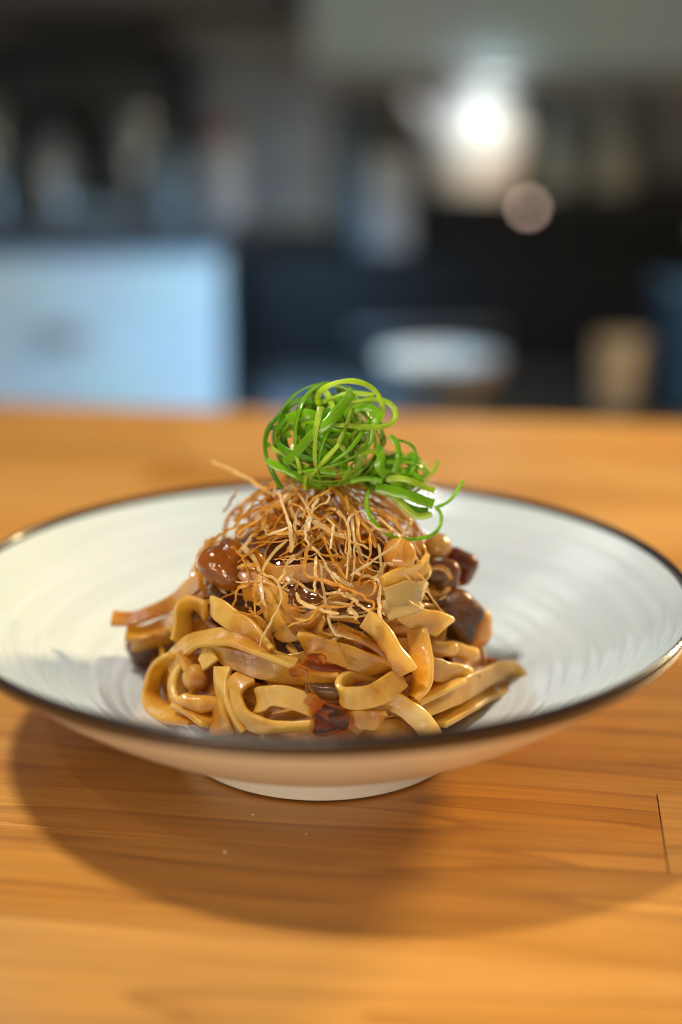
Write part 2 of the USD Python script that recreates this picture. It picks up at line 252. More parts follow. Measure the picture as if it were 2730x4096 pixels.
# traced strips in world space, tenths of a millimetre
NOODLES=[["long noodle arching over the loops at the front left",7.2,[-507,-162,349,451,-892,35,-470,-194,403,500,-865,30,-432,-227,444,387,-920,-68,-393,-261,475,0,-968,-250,-338,-299,499,0,-932,-362,-281,-335,508,0,-990,-142,-226,-368,497,0,-999,-49,-171,-388,481,0,-1000,19,-118,-401,464,0,-999,42,-75,-408,450,0,-998,-64]],["thick noodle sagging under the arching one towards the orange sauce",7.2,[-354,-278,447,269,556,-787,-309,-323,444,201,-71,-977,-257,-361,443,135,-288,-948,-202,-392,436,140,-287,-948,-148,-411,432,148,-189,-971,-100,-423,425,0,241,-970,-49,-426,418,-51,366,-929,6,-427,411,0,597,-802,59,-426,409,0,752,-659]],["C-shaped noodle curling round the rolled noodle at the front",7.2,[-216,-379,392,216,-968,-130,-247,-390,389,445,-836,-320,-266,-404,375,593,-742,-314,-273,-418,348,681,-714,-161,-267,-437,324,732,-681,-9,-250,-457,301,770,-617,160,-221,-472,283,767,-538,350,-180,-484,273,713,-474,516,-122,-489,271,368,-655,660,-67,-494,275,106,-697,709,-11,-496,279,0,-691,723]],["short rolled noodle end in the middle of the C-shaped one",7.2,[-124,-399,291,0,302,-953,-163,-401,295,0,264,-965,-188,-422,311,-51,308,-950,-192,-452,342,-100,144,-984,-176,-469,363,-98,-7,-995,-147,-481,375,0,-120,-993,-112,-488,375,0,-290,-957,-67,-487,361,0,-290,-957,-27,-486,342,-45,-290,-956,-3,-474,320,-148,26,-989]],["outer ring noodle of the coil at the front left corner",7.2,[-478,-191,389,282,779,-560,-520,-159,358,392,682,-617,-552,-141,316,451,692,-563,-570,-141,273,537,742,-402,-574,-158,237,596,769,-233,-561,-199,217,634,772,54,-529,-255,214,693,668,271,-486,-304,220,586,753,301,-447,-342,231,327,929,174,-405,-373,238,166,985,-39]],["narrow inner noodle of the coil at the front left corner",6,[-454,-223,387,271,-951,147,-472,-228,361,304,-942,144,-487,-239,332,371,-906,204,-490,-259,305,402,-854,329,-479,-290,280,366,-776,513,-452,-319,264,396,-765,508,-424,-342,253,397,-831,390]],["thin noodle tip pointing down at the foot of the left coil",7.2,[-463,-300,273,55,-985,-164,-437,-336,273,-55,-980,-190,-406,-371,270,-109,-981,-158,-377,-396,256,-164,-985,-44,-356,-417,247,-121,-985,126]],["folded noodle stub behind the round mushroom at front left",7.2,[-448,-205,411,933,340,114,-433,-243,395,773,630,-80,-427,-264,374,495,864,-90,-426,-276,352,280,933,-224]],["small noodle end above and right of the front left mushroom",7.2,[-378,-269,444,441,-831,338,-366,-299,430,761,-526,379,-352,-321,410,853,-460,248]],["upright noodle between the round mushroom and the C-shaped noodle",7.2,[-312,-337,409,823,-559,-99,-316,-366,370,623,-749,227,-309,-397,333,384,-796,467,-290,-420,295,217,-818,532,-251,-443,232,431,-877,210]],["wedge shaped noodle tip dipping into the sauce at front left",7.2,[-322,-395,319,274,-935,226,-318,-421,268,659,-733,167,-313,-436,219,1000,0,0]],["broad flat noodle lying below the left edge of the crisp tangle",7.2,[-354,-213,576,-212,391,-895,-318,-258,569,-371,-269,-889,-272,-297,549,-281,-278,-918,-226,-328,531,-252,62,-966,-187,-357,508,-210,531,-821,-155,-383,481,-297,827,-477]],["browned noodle reaching furthest left over the bowl",7.2,[-730,51,429,246,-895,-371,-664,53,427,251,-951,-183,-597,53,448,250,-945,-209,-526,29,488,245,-908,-339,-460,-26,554,480,-842,-246,-403,-105,622,329,-867,-375]],["second noodle down in the left side bundle",7.2,[-680,32,384,244,-858,-453,-635,35,378,99,-942,-322,-580,40,393,248,-924,-290,-489,-90,463,97,-951,-293]],["third noodle down in the left side bundle",7.2,[-663,38,335,416,494,-764,-616,42,331,251,680,-689,-566,46,344,251,688,-681,-493,-121,430,97,710,-698]],["noodle bent over like a hook in the left side bundle",7.2,[-475,-165,425,743,669,-9,-460,-141,477,747,637,-193,-462,-129,517,569,656,-496,-441,-139,551,307,568,-764,-404,-172,559,-94,597,-796,-378,-210,553,-281,625,-728]],["broad pale noodle lying across the middle of the front",7.2,[-62,-361,518,562,352,-748,-18,-385,505,336,-273,-901,30,-400,492,189,-285,-940,94,-404,471,42,-290,-956,145,-398,450,0,-36,-999,192,-384,430,105,507,-855,229,-366,416,27,875,-483]],["thin reddish noodle lying just above the broad pale one",7.2,[53,-345,553,109,-994,-11,110,-350,527,0,-1000,18,162,-353,503,-164,-984,70,205,-356,468,-164,-978,125,219,-358,443,-165,-970,179]],["diagonal noodle with a square cut end pointing down at the centre",7.2,[146,-328,575,-812,339,-474,192,-359,543,-715,399,-574,222,-383,505,-664,405,-629,250,-399,464,-664,248,-706,281,-406,421,-615,425,-664]],["upright noodle right of the diagonal one",7.2,[313,-278,516,998,-20,-67,323,-309,466,960,-267,81,330,-342,419,923,-349,159,329,-369,375,816,-515,264,299,-392,329,418,-869,264]],["looped noodle with its open roll facing left in the front middle",7.2,[157,-361,363,-108,688,-717,123,-382,384,-52,469,-881,89,-415,397,0,384,-923,67,-461,398,102,387,-916,66,-485,389,253,388,-886,81,-496,379,270,47,-962,122,-492,371,146,-113,-983,169,-470,370,287,-278,-917,218,-428,381,437,-261,-861,263,-383,394,624,29,-781]],["noodle sloping down to the right below the looped one",7.2,[195,-430,326,-624,557,-549,232,-426,329,-722,106,-683,268,-426,310,-754,222,-619,306,-424,280,-803,203,-560,336,-416,243,-810,257,-527,357,-404,205,-867,336,-368]],["cut noodle end beside the red sauce drip at the front",7.2,[85,-467,290,-309,451,-837,131,-470,290,-200,166,-966,173,-468,287,-200,145,-969,205,-455,295,-215,772,-599]],["large noodle bending over at the right end of the pile",7.2,[329,-398,292,730,-198,-655,410,-324,293,456,-258,-852,481,-230,288,232,-282,-931,557,-124,279,0,-290,-957,631,-38,272,-215,-142,-966,678,-2,247,-343,517,-784,701,-1,216,-422,736,-529,702,-9,181,-326,837,-440]],["noodle running parallel below the large right one",7.2,[383,-371,227,438,-886,154,449,-300,232,334,-942,24,505,-215,229,114,-993,3,569,-120,218,58,-998,-2,643,-50,210,0,-998,-66,701,-17,204,0,-981,-193]],["short upright noodle under the bend at the right end",7.2,[575,-81,203,573,-743,345,566,-115,175,823,-473,315,560,-142,137,999,14,47]],["shaded noodle resting on the bowl at the right end",7.2,[597,6,145,114,-847,-519,651,-1,139,0,-856,-516,702,-11,157,58,-921,-385]],["noodle with a bright highlight behind the upright one at right",7.2,[343,-309,398,87,-289,-953,376,-293,382,41,-290,-956,416,-263,360,-196,-285,-938,481,-199,330,-447,732,-514]],["noodle end peeping out behind the large right bend",7.2,[506,-157,312,507,760,-407,577,38,265,235,678,-697,621,33,268,413,773,-481]],["folded square noodle end beside the dark mushroom on the right",8.5,[266,-278,585,-164,-286,-944,318,-263,547,-487,-253,-836,365,-238,526,-536,-245,-808,410,-206,497,-535,300,-790]],["thin noodle lying beneath the large right bend",7.2,[305,-388,308,328,-918,221,346,-354,317,221,-973,65,399,-310,325,222,-973,63,457,-247,327,170,-978,119]],["translucent onion slice right of the crisp tangle",8,[213,-292,626,225,-53,-973,251,-279,635,164,-286,-944,292,-248,631,83,-289,-954,335,-202,613,192,429,-882]],["second onion slice above the square noodle end",7,[208,-307,592,214,-818,-534,246,-295,599,263,-696,-668,281,-273,600,213,-769,-603,313,-231,602,163,-823,-545]],["pale noodle arching at the upper right below the scallion",7.2,[201,-273,669,106,490,-865,256,-241,680,0,252,-968,310,-197,680,54,483,-874,352,-130,694,222,701,-677]]]
SHREDS=[["yellow shred bent round like a hook at the front of the tangle",0.55,"gold",[-19,-258,825,-40,-298,790,-47,-330,759,-44,-351,735,-18,-365,722,24,-373,714,84,-378,696,135,-379,671,157,-378,655,172,-378,643,172,-381,632,151,-385,627]],["",0.55,"cream",[-25,-300,806,3,-319,787,24,-340,756,42,-363,729,57,-380,713]],["",0.5,"cream",[-11,-309,777,-12,-335,754,-13,-364,717,-15,-375,679]],["long pale shred hanging lowest over the dark sauce",0.6,"cream",[-1,-308,761,6,-332,722,12,-353,681,21,-372,640,27,-389,604,36,-408,576,51,-422,561,75,-423,549,105,-422,542]],["",0.65,"cream",[-73,-351,671,-65,-366,647,-36,-376,637,-6,-384,628,30,-390,621,62,-395,615]],["",0.4,"gold",[93,-368,633,63,-377,632,39,-384,634,9,-389,640,-12,-400,625,-30,-410,606,-54,-412,596,-81,-411,590,-99,-411,578]],["wavy shred trailing down to the left front noodles",0.5,"cream",[-102,-246,811,-145,-265,779,-172,-284,744,-182,-303,721,-165,-319,717,-143,-335,710,-124,-351,687,-121,-367,660,-130,-378,629,-145,-384,602,-160,-390,573,-175,-397,543,-188,-406,508]],["",0.6,"gold",[-180,-303,727,-202,-316,690,-207,-330,656,-207,-340,628,-207,-353,597]],["",0.6,"cream",[-135,-81,923,-121,-146,897,-103,-203,865,-94,-246,837,-89,-277,815,-93,-305,789]],["",0.5,"cream",[-76,-312,782,-100,-325,764,-112,-339,740,-116,-345,726,-130,-350,710]],["",0.5,"cream",[-29,-234,885,-33,-260,864,-46,-283,849,-40,-298,825,-34,-308,812]],["",0.4,"orange",[-95,-173,913,-69,-194,911,-44,-218,899,-19,-236,888,8,-243,881,26,-236,892,45,-225,898]],["",0.4,"gold",[35,-115,951,16,-140,940,-2,-162,934,-23,-184,930,-38,-204,914,-50,-225,898,-56,-246,882]],["",0.3,"cream",[31,-151,935,23,-180,920,2,-201,913,-20,-218,904]],["",0.55,"cream",[20,-235,882,43,-258,865,43,-282,849,38,-304,827,35,-325,808]],["",0.5,"cream",[109,-202,886,89,-234,868,92,-264,849,95,-295,821,92,-327,784,87,-352,751,84,-372,723]],["",0.6,"orange",[-279,-91,824,-230,-102,861,-181,-120,881,-127,-132,893]],["",0.5,"orange",[-290,-166,766,-256,-216,746,-238,-254,733,-230,-276,705,-229,-293,675]],["long pale shred sticking out at the upper left of the tangle",0.7,"cream",[-389,234,947,-341,208,934,-278,168,913,-215,92,900,-157,-27,898]],["",0.4,"brown",[-284,137,867,-301,95,856,-321,94,825,-336,90,800]],["",0.75,"cream",[-20,-219,867,39,-243,839,85,-259,822,133,-267,799,158,-268,790]],["boldest pale shred standing out to the right under the scallion",0.55,"cream",[325,20,863,325,12,843,316,-29,828,298,-101,824,279,-170,821,262,-220,813,242,-257,802,214,-287,788,183,-310,774,159,-327,763,128,-341,747,101,-354,729]],["",0.6,"cream",[171,-312,698,184,-312,701,191,-322,676,190,-340,628,192,-351,590,203,-359,560]],["",0.4,"gold",[122,-338,679,141,-329,695,162,-324,699,177,-328,688,174,-334,668,159,-342,659,141,-349,662]],["shred hanging down the right side onto the square noodle end",0.6,"cream",[216,-248,734,269,-227,714,311,-210,688,343,-202,649,359,-197,611,389,-192,566,419,-182,521]],["",0.4,"cream",[265,-241,709,301,-233,660,326,-222,637,356,-207,614]],["",0.5,"orange",[342,-81,751,350,-102,728,345,-142,711,331,-184,689]],["",0.4,"cream",[425,43,662,446,41,614,470,42,576,479,44,536,481,52,502]],["",0.35,"cream",[395,-151,574,436,-68,554,486,51,497]],["",0.5,"orange",[13,-266,831,25,-303,807,47,-335,770,77,-360,728]],["",0.35,"orange",[28,-291,800,47,-326,767,65,-349,743,80,-362,722]],["",0.6,"gold",[159,-120,881,209,-117,865,247,-113,837,268,-137,809]],["",0.55,"cream",[80,-370,679,110,-379,655,134,-379,633,155,-378,618]],["",0.4,"orange",[160,-217,821,164,-256,786,150,-293,746,135,-321,718,113,-345,691]],["",0.55,"gold",[85,-124,922,90,-160,898,97,-183,882,123,-187,888,143,-193,875,149,-205,860]],["",0.3,"gold",[77,-261,848,85,-287,825,83,-312,807,89,-328,781]],["",0.5,"orange",[98,-358,699,110,-366,669,104,-380,649,98,-388,636]],["",0.9,"cream",[92,-384,631,107,-387,616,119,-393,609,110,-398,602]],["",0.5,"gold",[120,-185,876,123,-231,845,129,-267,812]],["",0.5,"cream",[149,-169,858,192,-178,828,243,-152,810]]]
SCALLIONS=[["thin scallion curl arching highest above the green tuft",1.7539414529838604,"light",[-5,0,1201,-986,-48,-157,-8,-22,1227,-982,55,181,4,-44,1256,-681,212,700,41,-59,1281,-311,276,909,101,-59,1291,57,290,955,159,-44,1271,498,252,830,193,-29,1232,886,134,443,203,-15,1180,997,-23,-76,188,0,1138,917,-116,-383]],["scallion loop sticking out at the right of the tuft top",1.7539414529838604,"light",[95,-20,1206,-206,284,936,160,-5,1216,-94,289,953,211,0,1212,310,276,910,243,-5,1188,839,158,520,247,-20,1160,910,-120,-396,217,-49,1141,378,-269,-886,169,-73,1141,16,-290,-957,108,-88,1149,-44,-290,-956,38,-88,1150,-24,-290,-957]],["glossy scallion strip crossing the tuft diagonally with a cut tip",3.0145868723160096,"green",[103,-79,1258,840,-158,-520,85,-95,1233,822,-165,-545,58,-112,1199,771,-185,-609,21,-123,1160,656,-219,-722,-19,-122,1133,654,-220,-724,-53,-111,1092,740,-195,-644,-87,-94,1050,688,-211,-695,-119,-77,1021,614,-229,-755]],["thin scallion loop bowing out on the left of the tuft",1.6443201121723694,"dark",[-21,0,1201,-410,-265,-873,-55,17,1213,0,-290,-957,-97,20,1197,543,-244,-804,-138,7,1161,731,-198,-654,-170,-15,1124,892,-131,-433,-182,-36,1080,998,-20,-66,-176,-51,1031,967,74,245,-154,-58,977,900,126,416,-128,-58,927,868,144,475]],["scallion strip with its cut end pointing left",2.4664801682585544,"green",[-175,-58,1026,518,248,818,-129,-72,1002,471,256,844,-85,-77,982,390,267,881,-41,-72,963,316,275,908,6,-58,945,275,279,920]],["",1.2058347489264043,"dark",[-169,0,1117,-275,279,920,-145,0,1124,-145,287,947,-110,0,1126,-50,290,956]],["",1.2058347489264043,"light",[-175,-19,1073,640,223,735,-154,-29,1057,530,246,812,-120,-39,1042,371,269,889,-86,-48,1034,287,278,917]],["",3.288640224344739,"green",[-112,-39,1161,-287,278,917,-77,-54,1175,-232,282,931,-40,-68,1185,156,287,945,-13,-68,1168,759,189,623,0,-68,1137,914,118,389]],["",3.288640224344739,"green",[7,-78,1170,997,-22,-73,4,-91,1129,1000,0,0,7,-97,1075,974,66,217,27,-97,1026,919,114,377]],["",2.7405335202872823,"green",[75,-29,1173,-371,269,889,125,-39,1196,-210,284,936,169,-49,1198,301,277,913,190,-49,1177,991,38,126,176,-49,1146,914,-118,-389]],["",1.6443201121723694,"light",[-15,29,1195,-316,275,908,27,29,1209,-327,274,904,75,29,1226,-219,283,934,126,29,1231,33,290,956,177,29,1223,164,286,944]],["",1.3154560897378955,"light",[-80,-97,1061,958,83,275,-71,-97,1026,970,70,232,-64,-96,991,981,57,188]],["",1.4250774305493867,"light",[75,-107,1129,914,-118,-389,61,-107,1098,1000,0,0,75,-107,1077,882,137,450,88,-106,1046,914,118,389]],["",1.3154560897378955,"light",[-41,-87,1023,988,-44,-146,-48,-87,978,993,-33,-110,-51,-87,932,997,-22,-73]],["",1.4250774305493867,"light",[112,-87,1058,-71,289,955,159,-73,1058,-141,287,947,207,-58,1065,-210,284,936]],["",2.4664801682585544,"dark",[-121,0,1121,1000,0,0,-120,-19,1076,999,11,37,-117,-36,1038,975,64,212,-103,-48,1006,928,108,355]],["",2.1924268162298257,"green",[169,-58,1135,978,-61,-201,159,-63,1087,924,-111,-366,129,-68,1036,931,-106,-350,122,-63,989,944,-95,-314,102,-58,952,857,-149,-492]],["",1.8551303829636987,"green",[228,-59,1109,774,184,606,253,-69,1079,910,120,396,256,-79,1049,999,-13,-43,251,-79,1016,958,-83,-275,240,-79,990,914,-118,-389]],["",0.9799999999999999,"dark",[255,-21,1085,306,276,911,296,-21,1071,564,240,790,315,-21,1043,965,76,250,311,-28,1018,934,-104,-342,296,-44,998,707,-205,-677,281,-59,996,371,-269,-889]],["",3.2464781701864727,"green",[179,-59,1068,753,191,630,199,-72,1047,973,67,222,194,-79,1010,968,73,242,217,-79,981,781,181,598]],["pale broad scallion piece on the right hand clump",2.0999999999999996,"light",[217,-79,966,-107,289,952,257,-83,971,69,289,955,300,-88,962,321,275,906,338,-83,943,390,267,881,376,-78,927,359,271,893]],["broad wet scallion sheet with a white glint right of the tuft",3.478369468056935,"green",[182,-88,944,243,282,928,228,-98,935,256,281,925,280,-107,923,300,277,913,329,-107,905,325,274,905,372,-107,890,316,275,908]],["",2.8,"dark",[171,-69,963,447,260,856,217,-74,940,631,225,743,264,-78,887,622,227,749,317,-78,860,298,277,913,357,-78,857,71,289,955]],["",2.550804276575086,"green",[267,-40,979,243,282,928,302,-50,973,463,257,848,334,-59,948,633,225,741]],["thin scallion tip pointing up right over the white bowl",1.1199999999999999,"green",[472,-40,953,887,-134,-442,454,-45,917,841,-157,-518,431,-50,888,685,-211,-697,405,-59,873,447,-260,-856,378,-69,866,316,-275,-908]],["long green scallion loop hanging down over the crisp shreds",1.19,"green",[380,-78,872,768,186,613,395,-78,854,926,109,360,400,-78,824,990,-41,-135,387,-85,792,726,-199,-658,348,-113,778,316,-275,-908,298,-128,776,15,-290,-957,251,-139,785,-258,-280,-925,211,-145,805,-539,-244,-806,179,-145,836,-759,-189,-623,159,-135,865,-930,-107,-352,152,-118,899,-1000,0,0,159,-98,935,-984,51,168]],["",1.298591268074589,"light",[398,95,985,928,-108,-355,386,89,956,817,-167,-552,362,82,936,468,-256,-846,335,76,932,217,-283,-934]],["",2.0999999999999996,"light",[217,-88,926,625,227,747,275,-94,880,603,231,763,324,-101,846,271,279,921,367,-107,857,-196,285,938]],["",1.8551303829636987,"green",[99,-88,962,-164,286,944,151,-88,971,0,290,957,205,-88,962,156,287,945]]]
AT={"mush1":[-406,-307,352],"mush2":[-387,-371,296],"glaze_chunk":[-338,-164,685],"mush4":[257,-202,749],"mush5":[398,56,687],"dark_small":[470,84,625],"dark_ring":[402,-72,611],"dark_big":[452,-102,478],"pale_face":[536,56,379],"dark_left":[-624,68,279],"s1":[-24,-440,463],"s1b":[-59,-448,440],"s1c":[15,-434,449],"drip_top":[-41,-478,426],"drip_mid":[-34,-488,393],"drip_low":[-9,-495,351],"s2":[15,-504,324],"s2b":[57,-507,314],"s2c":[5,-514,290],"s2d":[88,-497,294],"s3":[152,-376,554],"s3b":[177,-385,543],"s4":[294,-299,566],"s4b":[326,-246,588],"jel":[-14,-356,603],"jel2":[110,-345,588],"jel3":[-81,-348,612],"bead":[11,-423,364],"bit1":[404,-213,422],"bit2":[468,-155,387],"ring2":[397,-99,608],"onion":[255,-266,626],"onion2":[273,-281,594],"tuft":[27,0,1085]}
AT = {k: np.array(v) / 1e4 for k, v in AT.items()}

# ---------------------------------------------------------------- setting: kitchen behind, far out of focus
grey_wall = plain('kitchen_wall_paint', (.48, .47, .44), .8)
top('wall', box(-2.2, 2.2, 2.02, 2.1, -.9, 1.6), grey_wall, 'plain grey wall behind the kitchen counter', 'wall', kind='structure')
top('floor', box(-2.2, 2.2, -1.0, 2.02, -.93, -.9), plain('floor_dark', (.06, .06, .065), .6), 'dark kitchen floor far below the table', 'floor', kind='structure')

black = plain('black_enamel', (.004, .0045, .006), .5, spec=.2)
black2 = plain('black_plastic', (.008, .010, .013), .5, spec=.25)
steel = plain('brushed_steel', (.62, .62, .62), .33, metal=1.0)
white = plain('white_paint_with_blue_light', (.60, .77, .86), .45)  # blue of the window light is put into the white paint
slate = plain('slate_blue_top', (.022, .036, .058), .4)
greyglass = plain('smoky_glass', (.16, .20, .22), .2, coat=.5)

wc = xf('white_cabinet', (-.622, 1.6, -.45)); tag(wc, 'white cabinet front with blue window light painted on at the left behind the table', 'cabinet')
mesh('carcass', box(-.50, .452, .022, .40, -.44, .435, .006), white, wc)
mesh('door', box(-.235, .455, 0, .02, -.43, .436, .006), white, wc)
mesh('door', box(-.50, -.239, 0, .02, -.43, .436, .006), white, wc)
mesh('handle', manifold3d.Manifold.batch_hull([manifold3d.Manifold.sphere(.010, 16).translate((x, -.026, .325)) for x in (.215, .262)]), steel, wc)
mesh('handle', manifold3d.Manifold.batch_hull([manifold3d.Manifold.sphere(.010, 16).translate((x, -.028, .30)) for x in (-.44, -.36)]), steel, wc)
top('countertop', box(-1.15, -.155, 1.57, 2.015, -.010, .028, .004), slate, 'slate blue countertop slab above the white cabinet', 'countertop')

# things on the left counter
cm = xf('coffee_machine', (-.40, 1.80, .028)); tag(cm, 'large black coffee machine standing at the back of the left counter', 'coffee machine')
mesh('body', box(-.16, .17, -.06, .16, 0, .235, .02), black2, cm)
mesh('top_tray', box(-.12, .12, -.10, .12, .237, .262, .008), black2, cm)
mesh('group_head', lathe([(0, -.02), (.035, -.02), (.035, .02), (0, .02)], 32, (.02, -.085, .15)), black, cm)
def jar(loc, r, h, mat, lidmat, label, cat, neck=.7, name='jar'):
    j = xf(name, loc); tag(j, label, cat)
    mesh('jar_body', lathe([(0, 0), (r * .94, 0), (r, r * .1), (r, h * .72), (r * .92, h * .82), (r * neck, h * .88), (r * neck, h), (0, h)], 40), mat, j)
    mesh('lid', lathe([(0, h + .001), (r * neck * 1.12, h + .001), (r * neck * 1.12, h * 1.14), (r * neck * 1.0, h * 1.18), (0, h * 1.18)], 40), lidmat, j)
gj = plain('grey_jar_glass', (.075, .09, .095), .3, coat=.5); bj = plain('blue_grey_plastic', (.07, .11, .14), .35); wj = plain('offwhite_plastic', (.22, .225, .24), .45)
redm = plain('dull_red_cap', (.11, .008, .010), .5); darkm = plain('dark_cap', (.03, .035, .04), .5)
jar((-.405, 1.62, .028), .040, .105, gj, darkm, 'squat dim grey jar in front of the coffee machine', 'jar')
jar((-.290, 1.66, .028), .040, .130, gj, gj, 'tall grey jar beside the blue grey bottle', 'jar', .8)
jar((-.238, 1.61, .028), .033, .090, bj, bj, 'blue grey plastic bottle at the middle of the left counter', 'bottle', .6, 'bottle')
jar((-.165, 1.63, .028), .036, .115, wj, redm, 'off white bottle with a dull red cap', 'bottle', .62, 'bottle')
jar((-.50, 1.63, .028), .035, .14, gj, darkm, 'pale grey canister at the far left end of the counter', 'canister', .9, 'canister')
top('folded_cloth', blob([[(-.44, 1.60, .038, .012), (-.36, 1.595, .046, .016), (-.31, 1.60, .038, .011)]], .003, 60, 3, .006), plain('grey_blue_cloth', (.10, .15, .18), .8), 'crumpled grey blue cloth lying on the front of the left counter', 'cloth')
uc = xf('upper_cabinet', (-.55, 1.62, .318)); tag(uc, 'dark upper cabinet across the top left corner', 'cabinet')
mesh('carcass', box(-.6, .485, .02, .39, 0, .8, .004), black2, uc); mesh('door', box(-.06, .485, 0, .019, .004, .8, .004), plain('dark_brown_door', (.022, .019, .018), .5), uc)

# range
rg = xf('cooking_range', (.33, 1.62, -.9)); tag(rg, 'wide black cooking range with a raised hob behind the table', 'range')
mesh('oven_body', box(-.46, .80, 0, .39, 0, .885, .006), black, rg)
mesh('oven_door', box(-.44, .78, -.022, -.002, .20, .80, .006), black, rg)
mesh('door_handle', manifold3d.Manifold.batch_hull([manifold3d.Manifold.sphere(.011, 16).translate((x, -.05, .775)) for x in (-.30, -.10)]), plain('dark_steel', (.10, .10, .11), .35, metal=.8), rg)
mesh('drawer', box(-.44, .78, -.022, -.002, .02, .19, .006), black2, rg)
mesh('raised_hob', box(-.20, .80, .09, .38, .888, .962, .008), black, rg)
mesh('control_knob', lathe([(0, 0), (.018, 0), (.016, .02), (0, .02)], 32), steel, rg)
UsdGeom.Xformable(stage.GetPrimAtPath(str(rg.GetPath()) + '/control_knob')).AddTranslateOp().Set(Gf.Vec3d(.22, .06, .90))
il = xf('pilot_lamp', (.266, 1.55, .054)); tag(il, 'tiny pink bead made to glow as a window glint before the raised hob', 'lamp')  # added glow standing in for a window reflection on metal
mesh('bulb', trimesh.creation.icosphere(3, .006), plain('glint_glow', (1.0, .70, .58), .5, emit=5.0), il)
mesh('stem', lathe([(0, -.066), (.005, -.066), (.005, -.005), (0, -.005)], 20), black, il)

kt = xf('kettle', (.205, 1.72, .064)); tag(kt, 'round bright kettle on the raised black hob', 'kettle')
kpaint = plain('kettle_white', (.90, .91, .90), .25, coat=.6); kbase = plain('kettle_cream', (.70, .64, .55), .4)
mesh('base', lathe([(0, 0), (.066, 0), (.070, .02), (.070, .045), (0, .045)], 48), kbase, kt)
mesh('body', lathe([(0, .046), (.073, .046), (.079, .075), (.078, .105), (.068, .138), (.045, .158), (0, .164)], 48), kpaint, kt)
mesh('lid_knob', lathe([(0, .165), (.012, .165), (.014, .178), (0, .184)], 24), kbase, kt)
mesh('spout', manifold3d.Manifold.batch_hull([manifold3d.Manifold.sphere(.013, 16).translate((-.06, -.02, .09)), manifold3d.Manifold.sphere(.008, 16).translate((-.10, -.03, .135))]), kpaint, kt)
cn = xf('tall_container', (.066, 1.63, -.014)); tag(cn, 'tall pale container with a blue left side standing left of the kettle', 'container')
mesh('container_body', box(-.022, .040, -.03, .03, 0, .135, .008), plain('pale_grey_card', (.20, .21, .23), .5), cn)
mesh('blue_side', box(-.040, -.0225, -.03, .03, 0, .125, .006), plain('blue_card', (.03, .10, .19), .5), cn)
for (x, z, r, h, c, lab) in ((.335, .062, .034, .11, (.20, .22, .20), 'dim greenish grey tin on the hob right of the kettle'), (.425, .062, .040, .13, (.20, .195, .15), 'dim olive tin at the right end of the hob'), (.02, .0, .03, .17, (.10, .125, .14), 'dark grey bottle behind the tall pale container')):
    t_ = xf('tin' if 'tin' in lab else 'bottle', (x, 1.80, z)); tag(t_, lab, 'tin' if 'tin' in lab else 'bottle')
    mesh('tin_body', lathe([(0, 0), (r, 0), (r, h), (r * .9, h * 1.02), (0, h * 1.02)], 40), plain(f'tin_paint_{int(x*1000)}', c, .45), t_)
    mesh('lid', lathe([(0, h * 1.025), (r * .8, h * 1.025), (r * .8, h * 1.12), (0, h * 1.12)], 40), plain(f'tin_lid_{int(x*1000)}', tuple(k * .6 for k in c), .45), t_)
hd = xf('range_hood', (.38, 1.58, .225)); tag(hd, 'light grey range hood filling the upper right above the hob', 'range hood')
hoodm = plain('hood_grey', (.14, .19, .205), .5)
mesh('hood_box', box(-.42, .80, 0, .40, .012, .75, .006), hoodm, hd)
mesh('lower_lip', box(-.42, .80, -.012, .40, -.006, .010, .003), plain('hood_lip', (.10, .10, .10), .5), hd)

# low bench with a white bowl, blue bin
bn = xf('low_bench', (.36, 1.30, -.789)); tag(bn, 'low dark grey bench in front of the range', 'bench')
bm = plain('bench_dark', (.014, .014, .016), .6)
mesh('bench_top', box(-.455, .60, -.16, .16, .60, .635, .006), bm, bn)
for x in (-.42, .56):
    for y in (-.13, .13): mesh('leg', box(x - .02, x + .02, y - .02, y + .02, -.11, .598, .004), bm, bn)
wb = xf('small_bowl', (.128, 1.24, -.150)); tag(wb, 'small pale bowl standing on the low dark bench', 'bowl')
mesh('bowl_body', lathe([(0, 0), (.035, 0), (.038, .008), (.062, .022), (.074, .054), (.070, .054), (.058, .028), (.03, .014), (0, .012)], 56), plain('grey_china', (.36, .29, .23), .55), wb)
mesh('foot', lathe([(.03, -.001), (.036, -.001), (.036, -.004), (.03, -.004), (.03, -.001)], 40), plain('white_china_foot', (.7, .7, .7), .5), wb)
bb = xf('blue_bin', (.460, 1.21, -.152)); tag(bb, 'blue bin cut off by the right edge behind the table', 'bin')
bbm = plain('blue_plastic', (.020, .075, .16), .45)
mesh('bin_body', box(-.075, .12, -.06, .06, 0, .135, .012), bbm, bb); mesh('rim', box(-.08, .125, -.065, .065, .137, .147, .004), bbm, bb)

